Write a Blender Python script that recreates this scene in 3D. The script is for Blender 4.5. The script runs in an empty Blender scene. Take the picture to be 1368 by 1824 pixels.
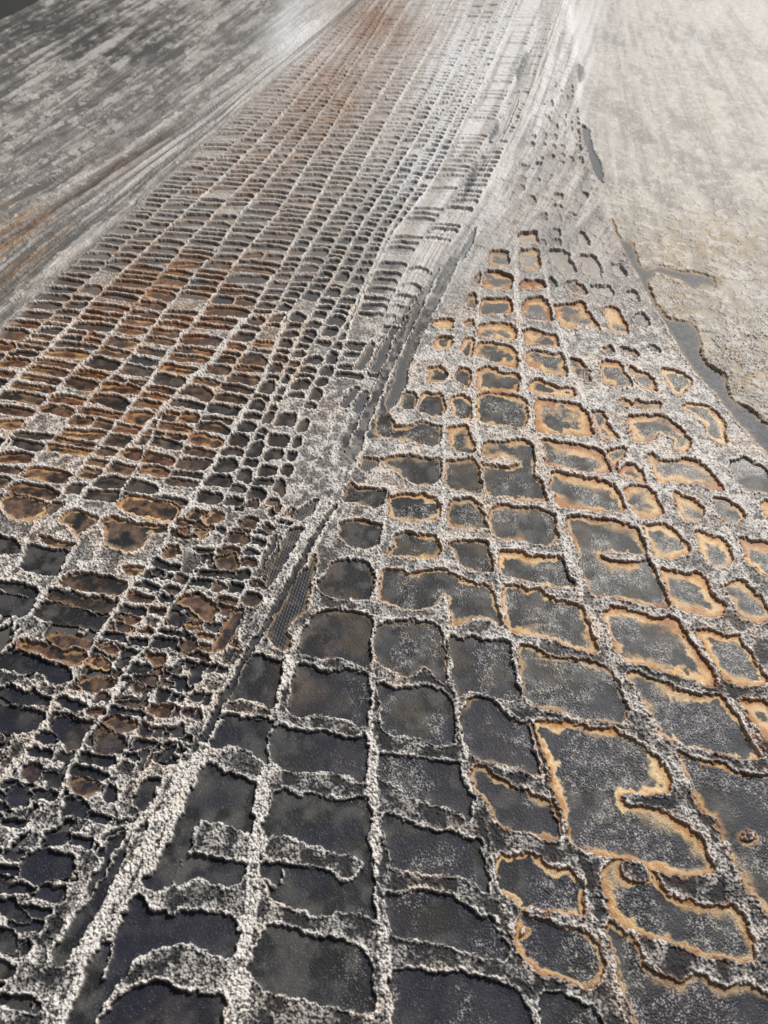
import bpy, math
import numpy as np

# ------------------------------------------------------------------ camera, light, exposure
C = bpy.context.scene
FPX = 1317.0            # focal length in reference pixels (frame 1368 x 1824)
CX, CY = 684.0, 912.0
CAM_H = 0.30            # metres above the painted surface
PITCH = math.radians(45.0)

cam = bpy.data.cameras.new('camera')
cam_ob = bpy.data.objects.new('camera', cam)
C.collection.objects.link(cam_ob)
cam_ob.location = (0, 0, CAM_H)
cam_ob.rotation_euler = (math.radians(90) - PITCH, 0, 0)
cam.sensor_fit = 'VERTICAL'
cam.sensor_height = 36.0
cam.sensor_width = 27.0
cam.lens = FPX / 1824.0 * 36.0
cam.clip_start = 0.01
cam.clip_end = 100.0
cam.dof.use_dof = True
cam.dof.focus_distance = 0.43
cam.dof.aperture_fstop = 22.0
C.camera = cam_ob

SUN_EL, SUN_AZ = math.radians(42), math.radians(36)   # azimuth measured from +Y towards +X
world = bpy.data.worlds.new('World')
C.world = world
world.use_nodes = True
wn = world.node_tree.nodes
wl = world.node_tree.links
bg = wn['Background']
sky = wn.new('ShaderNodeTexSky')
sky.sky_type = 'NISHITA'
sky.sun_disc = False
sky.sun_elevation = SUN_EL
sky.sun_rotation = SUN_AZ
sky.air_density = 1.0
sky.dust_density = 4.0
sky.ozone_density = 0.6
soft = wn.new('ShaderNodeHueSaturation')      # light cloud greys the blue of the sky
soft.inputs['Saturation'].default_value = 0.35
wl.new(sky.outputs[0], soft.inputs['Color'])
wl.new(soft.outputs[0], bg.inputs[0])
bg.inputs[1].default_value = 0.045

sun = bpy.data.lights.new('sun', 'SUN')
sun.energy = 3.8
sun.angle = math.radians(2.0)
sun.color = (1.0, 0.96, 0.91)
sun_ob = bpy.data.objects.new('sun', sun)
C.collection.objects.link(sun_ob)
# light travels from the sun direction towards the origin
sd = (math.sin(SUN_AZ) * math.cos(SUN_EL), math.cos(SUN_AZ) * math.cos(SUN_EL), math.sin(SUN_EL))
import mathutils
sun_ob.rotation_euler = mathutils.Vector(sd).to_track_quat('Z', 'Y').to_euler()
sun_ob.location = (1, 2, 2)

C.view_settings.view_transform = 'Standard'
C.view_settings.look = 'None'
C.view_settings.exposure = 0.0
C.view_settings.gamma = 1.0
C.view_settings.use_curve_mapping = False
C.render.engine = 'CYCLES'
C.cycles.max_bounces = 4
# ------------------------------------------------------------------ the design of the painting
# Outlines of the sunken painted cells, measured on the reference frame.
# The numbers after '|' are: halo strength, halo width, orange tint (0 cream .. 1 rust), lightness of the middle.
CELLS = """
449,1170 460,1168 499,1180 507,1185 499,1225 489,1264 482,1262 462,1249 425,1247 412,1247|.0 4 .1 .2
920,421 953,416 960,437 921,437|.5 8 .2 .8
924,450 958,446 964,486 925,482|.7 8 .4 .6
871,450 906,450 908,477 870,477|.7 9 .9 .2
862,487 884,486 914,497 911,519 859,517|1 9 .8 .15
925,509 934,500 968,504 972,519 925,518|1 9 .9 .3
854,535 911,534 914,559 910,562 856,564|1 10 .8 .1
927,549 936,534 963,532 977,542 985,576 968,576 934,571|1 11 .8 .25
833,529 849,527 849,554 830,552|1 9 .9 .2
843,499 857,487 855,509 844,507|1 7 .9 .1
850,581 884,577 904,579 919,589 919,609 874,604 849,601|1 13 .5 .4
849,614 874,612 914,621 921,634 921,658 881,649 847,636|1 9 .5 .05
931,591 944,588 973,596 991,599 996,621 963,619 932,614|1 9 .9 .05
936,631 949,625 976,630 988,634 1001,634 1012,673 978,668 936,654|1 11 .6 .05
849,664 869,655 889,661 896,668 916,667 926,676 921,688 926,702 874,698 847,698|1 9 .5 .2
771,619 780,604 804,604 809,614 799,626 772,624|1 8 .4 .0
818,616 832,604 844,605 843,629 837,640 824,634|1 8 .5 .1
760,572 785,570 812,572 808,585 785,588|1 9 .6 .4
824,577 844,572 843,589 827,587|1 8 .6 .4
757,659 782,655 797,666 792,681 755,681 770,670|1 7 .7 .1
812,666 819,656 837,661 837,696 812,681|1 7 .7 .1
941,688 956,678 976,686 998,696 1018,691 1028,710 998,706 944,703|1 8 .5 .05
720,703 742,702 737,731 715,728|.5 5 .2 .1
747,711 760,702 787,705 793,723 790,740 768,743 745,735|1 6 .3 .0
806,710 824,704 836,715 840,750 819,750 803,737|1 7 .3 .0
849,705 878,702 931,712 939,730 937,762 886,760 849,750|.9 6 .2 .1
975,448 1008,448 1030,490 1000,490 980,470|.1 4 .2 .7
975,498 985,500 996,516 980,514|.2 4 .9 .1
1003,507 1025,502 1042,520 1020,529|.8 5 .6 .1
984,545 1010,545 1035,538 1060,575 1072,592 1040,580 1008,592 990,570|1 9 1 .1
1009,641 1029,641 1051,666 1051,683 1024,671|1 6 1 .1
1074,552 1081,547 1103,554 1122,599 1088,594|1 9 .5 .1
1127,564 1142,559 1160,576 1152,589 1132,584|.1 5 .5 .35
1152,616 1167,619 1180,631 1157,626|.0 5 .5 .05
1070,624 1090,619 1096,631 1075,631|.7 5 1 .3
1103,621 1127,624 1140,641 1110,631|.6 5 1 .2
1068,654 1078,644 1103,646 1127,693 1098,691 1073,681|1 9 .9 .1
1115,651 1140,666 1157,668 1172,701 1147,696|1 7 .9 .1
1175,659 1192,660 1222,671 1233,686 1209,705 1192,693|1 7 .3 .2
1028,417 1040,417 1053,442 1033,442|.1 4 .2 .8
1030,457 1060,460 1075,494 1040,492|.1 4 .2 .75
1088,472 1105,475 1117,497 1095,494|.1 4 .2 .75
1050,514 1085,512 1095,534 1055,524|.0 4 .2 1
1110,522 1132,522 1140,542 1122,532|.0 4 .2 1
1026,512 1038,512 1046,529 1030,525|.5 4 .9 .2
951,719 965,712 1039,727 1059,781 999,775 953,770|1 16 .8 .1
965,789 975,787 1071,804 1088,847 1024,838 970,827|1 14 .9 .1
980,847 992,844 1091,864 1114,911 1074,911 994,904 982,874|1 12 .5 .12
1003,922 1060,926 1092,931 1131,942 1150,985 1195,1087 1160,1080 1135,1072 1055,1060 1040,1030 1028,985|.9 9 .9 .25
1049,735 1074,737 1081,757 1104,787 1069,782|1 9 .9 .1
1101,715 1111,712 1124,722 1136,715 1149,722 1176,720 1173,730 1124,730|1 6 1 .3
1116,745 1163,743 1173,740 1198,757 1233,794 1218,809 1198,799 1198,782 1173,770 1161,789 1126,788|1 9 .7 .1
1081,804 1116,802 1112,812 1099,824 1095,842 1086,835|1 6 1 .1
1099,845 1111,832 1131,829 1149,864 1124,854|1 8 .7 .1
1111,874 1124,867 1154,874 1171,894 1182,916 1159,924 1131,921 1119,896|1 11 .5 .1
1152,814 1162,812 1177,827 1212,822 1239,822 1259,839 1287,876 1267,876 1247,862 1212,859 1177,862 1162,839|1 9 .6 .1
1200,879 1212,886 1234,896 1253,916 1247,926 1222,931 1209,921|1 9 .5 .1
1269,891 1284,891 1314,906 1330,926 1314,934 1291,931 1277,914|1 9 .7 .2
1212,727 1227,720 1257,725 1282,745 1289,760 1286,780 1296,794 1277,789 1259,775 1257,757 1232,737|1 7 .2 .1
1296,829 1326,819 1368,842 1375,880 1326,876 1309,854|.3 5 .2 .3
1144,931 1152,939 1177,936 1202,951 1227,986 1202,996 1167,993 1152,961|1 9 .3 .0
1237,949 1252,951 1282,961 1309,996 1294,1011 1267,1011 1247,986 1244,969|1 9 .3 .1
1314,959 1341,969 1380,974 1400,1010 1385,1030 1359,1024 1330,1000|1 9 .3 .1
1351,896 1375,900 1385,925 1362,920|1 9 .3 .4
1177,1017 1202,1020 1227,1025 1239,1022 1257,1037 1264,1057 1289,1082 1289,1099 1267,1102 1227,1092 1202,1082 1187,1050|1 14 .5 .1
1291,1045 1309,1037 1329,1040 1344,1060 1362,1082 1376,1107 1341,1109 1321,1102 1304,1075|1 12 .5 .15
1073,1094 1093,1085 1135,1094 1160,1107 1197,1102 1222,1134 1277,1219 1259,1221 1202,1201 1140,1184 1113,1181 1088,1139|1 15 .5 .15
1239,1124 1267,1129 1291,1139 1309,1132 1334,1162 1362,1211 1362,1221 1321,1224 1291,1211 1259,1162|1 15 .4 .15
1116,1207 1130,1200 1167,1216 1210,1235 1262,1242 1277,1236 1300,1262 1366,1352 1330,1352 1290,1345 1240,1330 1200,1322 1172,1305 1155,1270 1130,1225|.85 11 .4 .2
1316,1250 1370,1255 1400,1330 1372,1325 1345,1290|1 12 .5 .15
1203,1341 1234,1354 1264,1362 1296,1367 1326,1382 1368,1384 1420,1390 1420,1620 1390,1640 1360,1620 1339,1590 1306,1536 1287,1504 1279,1456 1252,1449 1234,1404 1212,1357|.9 7 .6 .1
859,792 900,790 930,788 946,793 953,815 951,826 947,845 968,868 976,897 940,893 900,888 868,882 858,835 857,815|.8 7 .4 .2
873,909 898,903 925,908 960,909 984,919 995,958 985,973 950,968 900,960 880,955 872,930|.8 7 .5 .2
887,986 900,984 926,984 945,996 1009,996 1024,1023 1028,1036 1021,1050 990,1048 950,1038 910,1030 893,1022 888,1000|1 11 .2 .0
895,1048 920,1046 939,1057 959,1052 969,1062 987,1077 1009,1075 1036,1087 1044,1117 1066,1164 1041,1159 1004,1147 959,1134 919,1127 904,1122 897,1075|.8 9 .1 .15
922,1149 954,1159 966,1171 1004,1176 1043,1181 1088,1196 1103,1236 1118,1261 1108,1291 1066,1286 1004,1273 954,1261 939,1249 929,1199|.6 7 .2 .3
955,1290 972,1287 994,1292 1007,1285 1039,1300 1094,1305 1134,1322 1171,1357 1193,1392 1191,1411 1163,1414 1106,1412 1099,1421 1116,1441 1161,1441 1198,1456 1240,1494 1262,1526 1267,1556 1225,1562 1190,1556 1160,1543 1130,1532 1080,1526 1022,1512 1012,1480 1000,1440 985,1390 965,1330|1 14 .2 .4
1070,1550 1095,1532 1165,1548 1180,1590 1200,1600 1240,1612 1280,1620 1300,1615 1330,1650 1352,1690 1345,1712 1310,1712 1250,1700 1230,1690 1200,1680 1160,1665 1120,1655 1090,1625 1078,1590|.9 11 .2 .35
1080,1640 1115,1660 1140,1700 1150,1725 1187,1745 1212,1757 1242,1733 1277,1755 1291,1762 1326,1750 1368,1772 1420,1790 1420,1950 1170,1950 1130,1810 1100,1740|.7 8 .2 .4
672,742 690,742 700,752 705,762 735,760 745,753 765,757 787,763 783,793 770,798 740,790 690,782 665,775|.7 5 .2 .15
672,820 712,815 724,813 749,817 784,822 784,854 774,864 735,862 707,840|.5 5 .1 .25
694,889 709,884 749,884 779,894 784,906 781,919 762,929 724,931 697,924|.9 7 .3 .0
700,961 717,949 774,959 785,973 779,991 754,996 707,993 690,988 702,978|.8 6 .2 .1
800,772 806,764 830,762 838,775 845,808 815,806 803,795|1 8 .5 .1
793,825 832,820 842,818 852,840 858,878 820,876 797,874|.6 6 .1 .2
795,905 810,892 838,890 854,902 862,928 868,944 820,942 796,940|.6 6 .2 .05
798,970 820,965 845,968 866,966 874,1000 877,1021 850,1020 826,1014 812,995|.5 5 .2 .05
684,1018 711,1020 724,1027 781,1017 811,1027 840,1042 874,1047 884,1082 892,1119 879,1107 845,1102 817,1112 805,1119 800,1090 800,1065 790,1058 778,1070 770,1080 735,1088 700,1080 680,1074 678,1040|.8 6 .1 .2
672,1119 689,1112 724,1108 768,1112 786,1124 791,1174 796,1206 791,1219 781,1211 771,1191 754,1186 739,1201 706,1201 679,1186 669,1162|.25 4 .1 .3
669,1221 694,1226 716,1231 759,1224 788,1239 806,1251 811,1298 808,1326 781,1326 749,1318 724,1308 699,1313 684,1293 684,1261|.0 4 .1 .3
672,1341 697,1346 734,1351 769,1361 819,1361 829,1399 841,1414 834,1463 809,1441 759,1431 725,1416 710,1396 677,1389|.0 4 .1 .25
687,1449 725,1469 764,1479 787,1486 799,1481 831,1496 851,1499 864,1549 869,1561 866,1593 839,1568 809,1558 752,1556 700,1551 690,1499|.0 4 .1 .2
690,1594 722,1593 750,1588 799,1601 829,1616 849,1638 879,1643 894,1670 906,1695 889,1708 859,1703 812,1685 762,1678 700,1668|.1 4 .2 .15
692,1728 799,1733 849,1740 886,1752 924,1770 939,1795 950,1850 955,1950 705,1950|.0 4 .1 .3
805,1134 820,1144 842,1137 862,1144 894,1142 907,1154 917,1199 929,1244 904,1249 867,1236 840,1229 820,1239 807,1219 802,1184 795,1149|.1 4 .2 .25
822,1269 839,1244 874,1249 901,1277 933,1292 946,1289 961,1339 968,1381 951,1381 914,1369 871,1356 859,1356 836,1339 824,1299|.35 5 .1 .2
845,1365 865,1368 880,1387 914,1400 940,1415 965,1428 985,1428 995,1460 1004,1490 990,1497 965,1490 920,1480 885,1470 873,1440 850,1405 843,1385|.7 7 .2 .2
887,1522 904,1529 936,1521 961,1529 979,1546 1011,1551 1033,1576 1042,1633 998,1626 954,1616 930,1622 920,1600 895,1585 882,1551|1 9 .2 .2
930,1625 945,1640 975,1640 1000,1655 1020,1655 1045,1660 1062,1690 1070,1720 1072,1750 1050,1762 1010,1745 970,1735 940,1715 922,1680 918,1650|.9 8 .2 .15
960,1770 1000,1775 1050,1800 1075,1830 1090,1950 975,1950 962,1850|.0 5 .2 .2
635,874 650,872 685,877 693,884 687,899 672,909 637,896 612,896 615,869 627,862|.4 5 .2 .1
603,939 612,931 645,931 677,936 682,949 675,973 650,981 625,976 605,956|.6 5 .1 .1
592,1007 610,1002 640,1003 659,1007 666,1037 660,1068 625,1070 578,1060 565,1045 580,1027|.2 4 .1 .15
557,1102 575,1092 600,1090 625,1092 657,1097 664,1129 662,1169 649,1191 632,1179 600,1172 570,1172 532,1162 540,1124|.2 5 .1 .25
527,1189 555,1187 582,1204 600,1197 640,1197 655,1207 654,1274 652,1293 639,1293 624,1283 582,1276 542,1278 515,1271 522,1224|.1 4 .1 .3
487,1297 507,1297 539,1309 569,1307 606,1317 641,1319 651,1309 654,1349 651,1389 641,1399 619,1379 589,1376 549,1376 499,1369 480,1356 482,1324|.0 4 .1 .25
490,1420 512,1408 540,1428 547,1414 600,1428 652,1422 657,1455 653,1490 658,1525 664,1560 664,1600 667,1640 655,1632 630,1620 600,1625 560,1632 545,1618 510,1612 490,1600 482,1580 465,1550 470,1520 465,1500 478,1460|.0 4 .1 .2
477,1648 524,1658 574,1673 609,1670 616,1685 649,1690 661,1723 666,1757 666,1807 619,1797 574,1785 512,1775 494,1762 475,1765 452,1747 447,1715 462,1683|.0 4 .1 .15
500,1850 640,1850 660,1950 480,1950|.0 4 .1 .15
380,1290 400,1280 440,1282 479,1284 485,1299 479,1354 472,1361 445,1339 422,1329 400,1330 390,1332 372,1330|.0 4 .1 .35
374,1360 404,1382 424,1385 443,1392 466,1399 458,1449 453,1486 439,1486 416,1471 389,1469 361,1459 347,1479 339,1521 319,1539 309,1573 282,1591 255,1576 265,1549 292,1489 339,1399|.0 4 .1 .25
339,1529 359,1524 389,1536 436,1539 443,1549 424,1573 406,1578 369,1566 344,1563 319,1576 307,1571 324,1539|.0 4 .1 .45
249,1595 268,1628 296,1628 311,1636 330,1622 370,1628 415,1632 425,1650 420,1690 405,1712 380,1695 340,1680 302,1680 270,1690 240,1712 225,1740 205,1765 185,1790 165,1850 100,1950 90,1900 125,1800 150,1740 185,1680 215,1640|.0 4 .1 .4
230,1765 280,1750 340,1770 395,1770 415,1790 405,1850 390,1950 200,1950 180,1830 205,1790|.1 5 .2 .4
239,1484 214,1489 196,1499 191,1529 162,1571 159,1603 122,1663 99,1698 94,1723 119,1718 139,1678 174,1623 211,1549|.0 4 .1 .1
250,1400 265,1387 287,1390 285,1412 265,1449 250,1443 237,1425|.0 4 .1 .1
5,887 25,882 75,895 82,905 82,915 60,930 30,930 5,907|.8 6 .1 .3
85,905 99,897 117,902 112,917 87,920|.3 4 .1 .1
122,915 134,910 179,927 159,945 139,955 129,940 107,930|.6 5 .1 .3
204,905 224,885 249,887 311,900 321,912 313,930 273,927 236,917|1 7 .3 .3
184,930 204,925 249,937 306,940 298,950 264,950 249,979 224,984 189,970|.6 5 .2 .4
57,974 85,982 129,985 109,1014 99,1029 42,1019 35,1010 47,980|.0 4 .1 .35
75,957 109,967 139,972 124,979 99,975 75,967|.5 4 .1 .1
112,1032 149,1024 189,1029 229,1044 224,1057 206,1062 139,1054 107,1044|.5 3 .3 .1
95,1054 139,1064 214,1076 204,1094 162,1086 124,1076 87,1067|.5 4 .8 .1
82,1074 124,1079 174,1097 196,1101 191,1119 174,1124 129,1111 75,1104 60,1091|.1 4 .3 .15
7,1037 75,1052 65,1067 25,1057 -10,1050|.0 4 .3 .1
-60,1059 -10,1059 60,1069 55,1094 37,1099 -10,1091 -60,1088|.0 4 .3 .3
94,1126 129,1134 167,1141 159,1161 149,1156 139,1151 112,1154 82,1139|.6 4 .9 .1
37,1141 82,1151 112,1159 139,1161 154,1171 139,1191 94,1176 62,1164 32,1154|.7 4 .8 .1
12,1164 50,1169 87,1184 132,1196 127,1214 94,1221 79,1199 50,1201 -10,1190|.0 4 .3 .1
-60,945 -10,955 35,965 35,985 15,990 -10,985 -60,980|.1 4 .3 .3
-60,1225 -10,1228 40,1232 90,1247 90,1260 50,1255 15,1245|.0 4 .3 .1
-60,1250 -10,1255 45,1262 82,1275 72,1300 37,1307 -60,1297|.0 4 .3 .1
85,1294 112,1280 139,1285 164,1292 167,1304 144,1332 124,1339 112,1319|.1 4 .8 .1
179,1299 211,1309 224,1329 214,1344 174,1342 172,1319|.2 4 .8 .1
187,1285 204,1277 239,1290 239,1304 214,1307 189,1294|.4 4 .9 .2
246,1292 264,1292 271,1304 259,1317 244,1309|.4 4 .9 .1
37,1369 50,1362 77,1367 77,1384 65,1394 40,1386|.3 5 .2 .1
82,1379 99,1374 109,1384 107,1404 85,1404|.0 4 .2 .1
12,1414 32,1399 60,1414 50,1434 20,1441|.0 4 .2 .2
129,1389 149,1384 181,1396 181,1409 159,1421 129,1411|.4 5 .2 .1
119,1419 149,1431 162,1436 152,1456 112,1453|.0 4 .2 .1
184,1411 196,1396 211,1406 204,1429 189,1431|.0 4 .2 .1
85,1488 124,1483 127,1501 104,1508 80,1501|.0 4 .2 .2
37,1534 70,1514 112,1521 137,1526 134,1558 112,1566 94,1569 65,1576 32,1561|.0 4 .2 .2
-20,1605 25,1603 42,1621 60,1631 45,1643 20,1640|.0 4 .2 .0
-40,1645 30,1663 30,1683 15,1695 -40,1695|.0 4 .2 .0
37,1683 55,1678 50,1698 35,1703|.0 4 .2 .0
139,1215 174,1207 204,1212 199,1227 179,1230 149,1235|.8 5 .8 .1
231,1220 259,1222 256,1235 246,1235|.5 4 .6 .1
276,1230 306,1232 298,1250 283,1255|.0 4 .6 .1
211,1252 251,1252 244,1265 224,1262|.3 4 .9 .1
241,1202 273,1205 311,1220 273,1222 244,1215|.3 4 .9 .1
296,1304 333,1292 323,1314 311,1317|.0 4 .9 .1
298,975 321,977 323,990 291,997|.7 4 .9 .1
271,1022 283,1014 296,1027 278,1029|.1 4 .9 .0
221,1009 256,1014 239,1029 224,1019|.7 4 .9 .0
219,1095 254,1105 240,1114 222,1108|.7 5 .3 .1
159,1178 179,1171 196,1181 196,1198 159,1188|.8 5 .2 .1
179,1156 196,1146 209,1156 206,1171|.8 4 .5 .1
211,1111 234,1114 231,1129 206,1121|.4 4 .3 .1
298,1111 308,1094 333,1101 323,1119|.0 4 .3 .1
259,1166 281,1168 298,1173 296,1188 269,1186|.6 4 .8 .1
332,925 350,907 360,917 355,930|.5 4 .3 .1
365,925 382,912 399,920 397,930 367,935|.8 4 .2 .1
424,930 439,925 462,930 454,945 434,942|.4 4 1 .0
467,940 479,935 489,945 481,952|.2 4 1 .0
407,955 419,947 447,962 444,972 412,972|.4 4 1 .0
385,999 419,987 427,1004 419,1017 389,1014|.4 4 1 .1
362,992 382,992 375,1007 362,1004|.1 4 1 .0
350,1019 375,1019 417,1024 414,1032 387,1029 352,1027|.1 4 1 .0
377,1044 389,1039 404,1052 387,1057|.4 4 1 .0
315,1071 337,1062 382,1074 387,1091 375,1114 350,1094|.8 5 .8 .1
300,1096 315,1094 335,1101 315,1119|.2 4 .8 .1
332,1114 360,1111 360,1126 335,1124|.8 4 .7 .1
320,1144 350,1141 350,1156 332,1166|.5 4 .9 .1
414,1091 437,1091 407,1154 382,1166 387,1134|.7 4 .7 .1
439,895 459,892 459,907 439,907|.3 4 .9 .0
487,905 501,905 496,920|.3 4 1 .1
317,945 342,940 337,955|.7 4 .9 .1
345,947 372,945 357,965|.7 4 .9 .1
300,1195 330,1185 322,1205|.1 4 .5 .1
345,1190 372,1182 360,1215 340,1222|.0 4 .5 .1
300,1335 318,1330 305,1352 285,1356|.0 4 .5 .0
250,1345 278,1335 268,1362 246,1378|.0 4 .5 .25
268,1480 240,1482 232,1465 258,1452|.0 4 .5 .15
"""
# Places where the bare woven canvas shows.
BARE = """
1090,390 1103,425 1127,432 1140,475 1157,480 1172,472 1207,482 1247,487 1274,497 1274,517 1252,507 1234,519 1217,504 1182,490 1167,487 1155,505 1160,525 1182,562 1202,571 1227,574 1244,589 1249,606 1247,629 1262,654 1296,673 1291,693 1301,713 1321,723 1368,760 1420,800 1420,870 1368,812 1330,770 1296,733 1272,701 1239,668 1202,614 1177,569 1152,529 1132,489 1110,452 1100,427 1085,395|.7 4 .5 .5
563,989 556,1029 549,1059 544,1089 514,1114 511,1129 521,1149 504,1161 484,1151 474,1129 494,1094 509,1069 519,1042 539,1014|.7 3 .9 .0
514,950 531,947 539,945 509,1004 479,1047 471,1042 491,1002|.2 3 .3 .0
484,962 499,960 494,984 479,1019 459,1032 464,1007 474,987|.2 3 .3 .0
531,910 566,892 561,912 536,930 524,925|.2 3 .3 .0
630,661 655,616 668,612 660,640 645,664|.3 3 .3 .1
655,664 680,610 700,600 690,640 672,664|.3 3 .3 .1
605,727 628,694 640,692 622,727|.1 3 .3 .1
625,735 645,700 655,700 650,735|.1 3 .3 .1
738,545 757,542 749,575 736,612 728,655 722,690 706,722 690,735 686,718 703,676 716,625 724,585|.3 3 .2 .2
637,834 650,819 670,819 672,832 655,842|.8 3 .3 .0
1025,115 1038,120 1041,140 1030,152|.2 3 .3 .6
1035,225 1050,230 1055,262 1072,295 1075,330 1060,318 1050,290 1040,260|.0 3 .3 .8
875,250 905,200 925,180 905,230 880,258|.0 3 .3 .8
820,450 838,418 850,405 838,445 822,472|.0 3 .3 .55
"""
# lumps of crust standing inside cells
ISLANDS = """
1062,990 1089,984 1148,989 1152,1000 1106,1007
1104,1546 1115,1532 1135,1531 1155,1545 1162,1560 1145,1575 1120,1572 1104,1560
1317,1484 1330,1477 1343,1484 1341,1496 1330,1502 1318,1496
840,813 880,817 920,820 927,830 900,835 862,828 842,824
465,1498 490,1490 512,1490 545,1500 575,1510 600,1521 622,1518 640,1528 649,1545 640,1562 625,1576 608,1571 595,1556 575,1551 545,1546 510,1541 470,1540
465,1560 480,1566 498,1578 494,1584 476,1578
925,1656 933,1653 938,1662 930,1670 923,1665
503,1552 508,1552 508,1568 512,1572 502,1572
"""
# long ridges, drawn top to bottom: width then points (pixel of the reference frame)
RIDGES = """
7 .9|147,560 134,572 117,595 87,622 65,642 42,667 25,679 0,702 -60,760
6 .7|224,562 206,587 191,605 164,635 144,654 119,677 92,707 67,734 45,756 25,776 5,801 -40,850
6 .6|288,567 263,597 239,632 221,649 206,667 179,689 159,714 124,751 90,795 57,828 10,875 -50,930
9 1|447,562 420,590 400,617 382,642 355,669 340,677 318,702 298,722 273,749 249,776 229,796 211,814 199,828 174,856 154,873 139,893 110,915 62,945 50,962 37,1004 5,1030 -50,1075
8 .9|519,560 501,580 494,610 479,647 467,679 449,709 422,756 402,794 385,823 362,858 340,900 308,937 288,979 263,1009 239,1042 219,1074 196,1106 174,1141 152,1178 134,1213 99,1250 80,1292 40,1350 -10,1410
8 .9|366,551 340,585 321,607 298,634 273,674 250,705 222,740 190,780 150,830 110,880
6 .8|300,725 275,770 262,800 236,851 219,873 214,885 199,905 174,937 139,967 109,1022 82,1054 57,1091 32,1134 7,1166 -30,1210
6 1|372,1000 340,1034 308,1079 286,1116 259,1158 231,1193 209,1220 194,1272 169,1297 149,1329 124,1374 114,1411 94,1436 50,1473 10,1520
9 .9|655,790 640,815 625,845 608,880 593,917 568,962 549,1004 519,1034 506,1066 469,1129 449,1161 419,1220 400,1258 385,1285
11 .8|615,840 600,870 588,892 563,930 536,972 511,1024 484,1061 459,1111 439,1146 399,1220 380,1265
20 1|385,1285 368,1320 345,1360
15 1|352,1365 336,1400 318,1450 297,1500 264,1556
20 .95|334,1370 312,1410 290,1455 262,1510 230,1560 200,1600
13 .9|262,1558 232,1600 212,1640 196,1675
22 .95|205,1596 182,1635 165,1680 150,1712
17 .9|160,1690 143,1735 128,1775 112,1817 90,1880 70,1940
14 .8|150,1700 120,1745 100,1790 75,1840 40,1920
12 .8|236,1478 262,1450 285,1412 300,1380
5 .9|800,450 768,520 735,590 702,655 674,720 655,770 645,800
4 .8|770,480 735,545 700,612 668,688 642,745 618,805
4 .8|725,545 695,590 665,650 640,705 612,760 590,810
4 .7|818,470 790,530 760,590 738,640 722,690
4 .9|604,735 575,800 545,850 520,905 500,950 485,990 470,1010
4 .8|500,957 478,1005 462,1035 450,1060
5 .8|566,903 540,950 513,1003 489,1050 462,1090 436,1130 410,1180
4 .8|440,1085 415,1135 392,1180 372,1225 350,1270 320,1320
4 .9|399,1258 372,1305 345,1345 318,1380
5 .7|300,1180 280,1230 250,1290 228,1340 200,1390 170,1440 140,1490
5 .7|330,1230 300,1290 268,1350 240,1400 205,1455 165,1515 120,1580
7 .9|235,1480 205,1530 180,1570 150,1615 112,1660 90,1700
5 .8|190,1490 160,1540 120,1590 90,1640 60,1690 30,1740
5 .8|120,1640 100,1680 80,1730 60,1790 40,1840
6 1|214,1638 198,1690 183,1745
6 1|690,880 684,930 672,1000 670,1060 665,1130
8 1|665,1130 664,1200 660,1240 658,1300 664,1340
18 1|664,1340 662,1400 668,1440 672,1480 670,1520 670,1560
9 1|670,1580 674,1620 680,1660
17 1|680,1670 684,1720 688,1770 695,1830 705,1950
9 .6|788,740 790,800 788,860 783,940 790,1010
6 .9|790,1060 791,1075 797,1140 803,1199 812,1240 818,1290 824,1333
10 .8|824,1333 832,1380 840,1412 850,1440 868,1480 878,1520 882,1560 897,1610 915,1665
9 .7|915,1665 930,1715 945,1760 958,1830 970,1950
5 1|858,480 853,540 848,600 843,660 843,720 845,760
6 1|845,760 850,800 862,870 870,930 878,980 885,1020
7 1|885,1020 892,1080 903,1130 918,1190 933,1252
6 1|945,1290 952,1330 965,1385 985,1440 1005,1505
10 .9|1020,1530 1045,1600 1058,1640
11 .9|1068,1660 1085,1720 1105,1790 1120,1850 1135,1950
8 1|968,480 975,520 988,570 1003,620 1020,680 1038,715
7 1|1038,715 1056,760 1075,800 1092,850 1115,910 1133,935
8 1|1133,935 1155,990 1185,1060 1200,1090 1222,1120 1260,1180 1300,1250 1340,1320 1380,1385
9 .9|916,410 918,450 918,520 922,570 926,640 932,690 944,740
13 .6|944,740 952,790 968,850 985,900 1002,970 1015,1010 1035,1060
17 .8|1035,1070 1055,1110 1075,1150 1095,1190
26 .8|1098,1195 1130,1250 1150,1290 1175,1340 1200,1390 1215,1430 1240,1470 1268,1520
34 .7|1285,1520 1305,1590 1340,1640 1390,1720
9 .9|530,1110 520,1160
17 1|512,1180 507,1210 498,1240 490,1270
6 .7|484,1300 480,1330 478,1360
20 1|478,1375 466,1410 462,1450 458,1490
28 1|458,1490 450,1540 452,1580 450,1620
20 1|450,1620 440,1660 428,1700
36 1|430,1740 424,1780 415,1830 400,1950
"""
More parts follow.
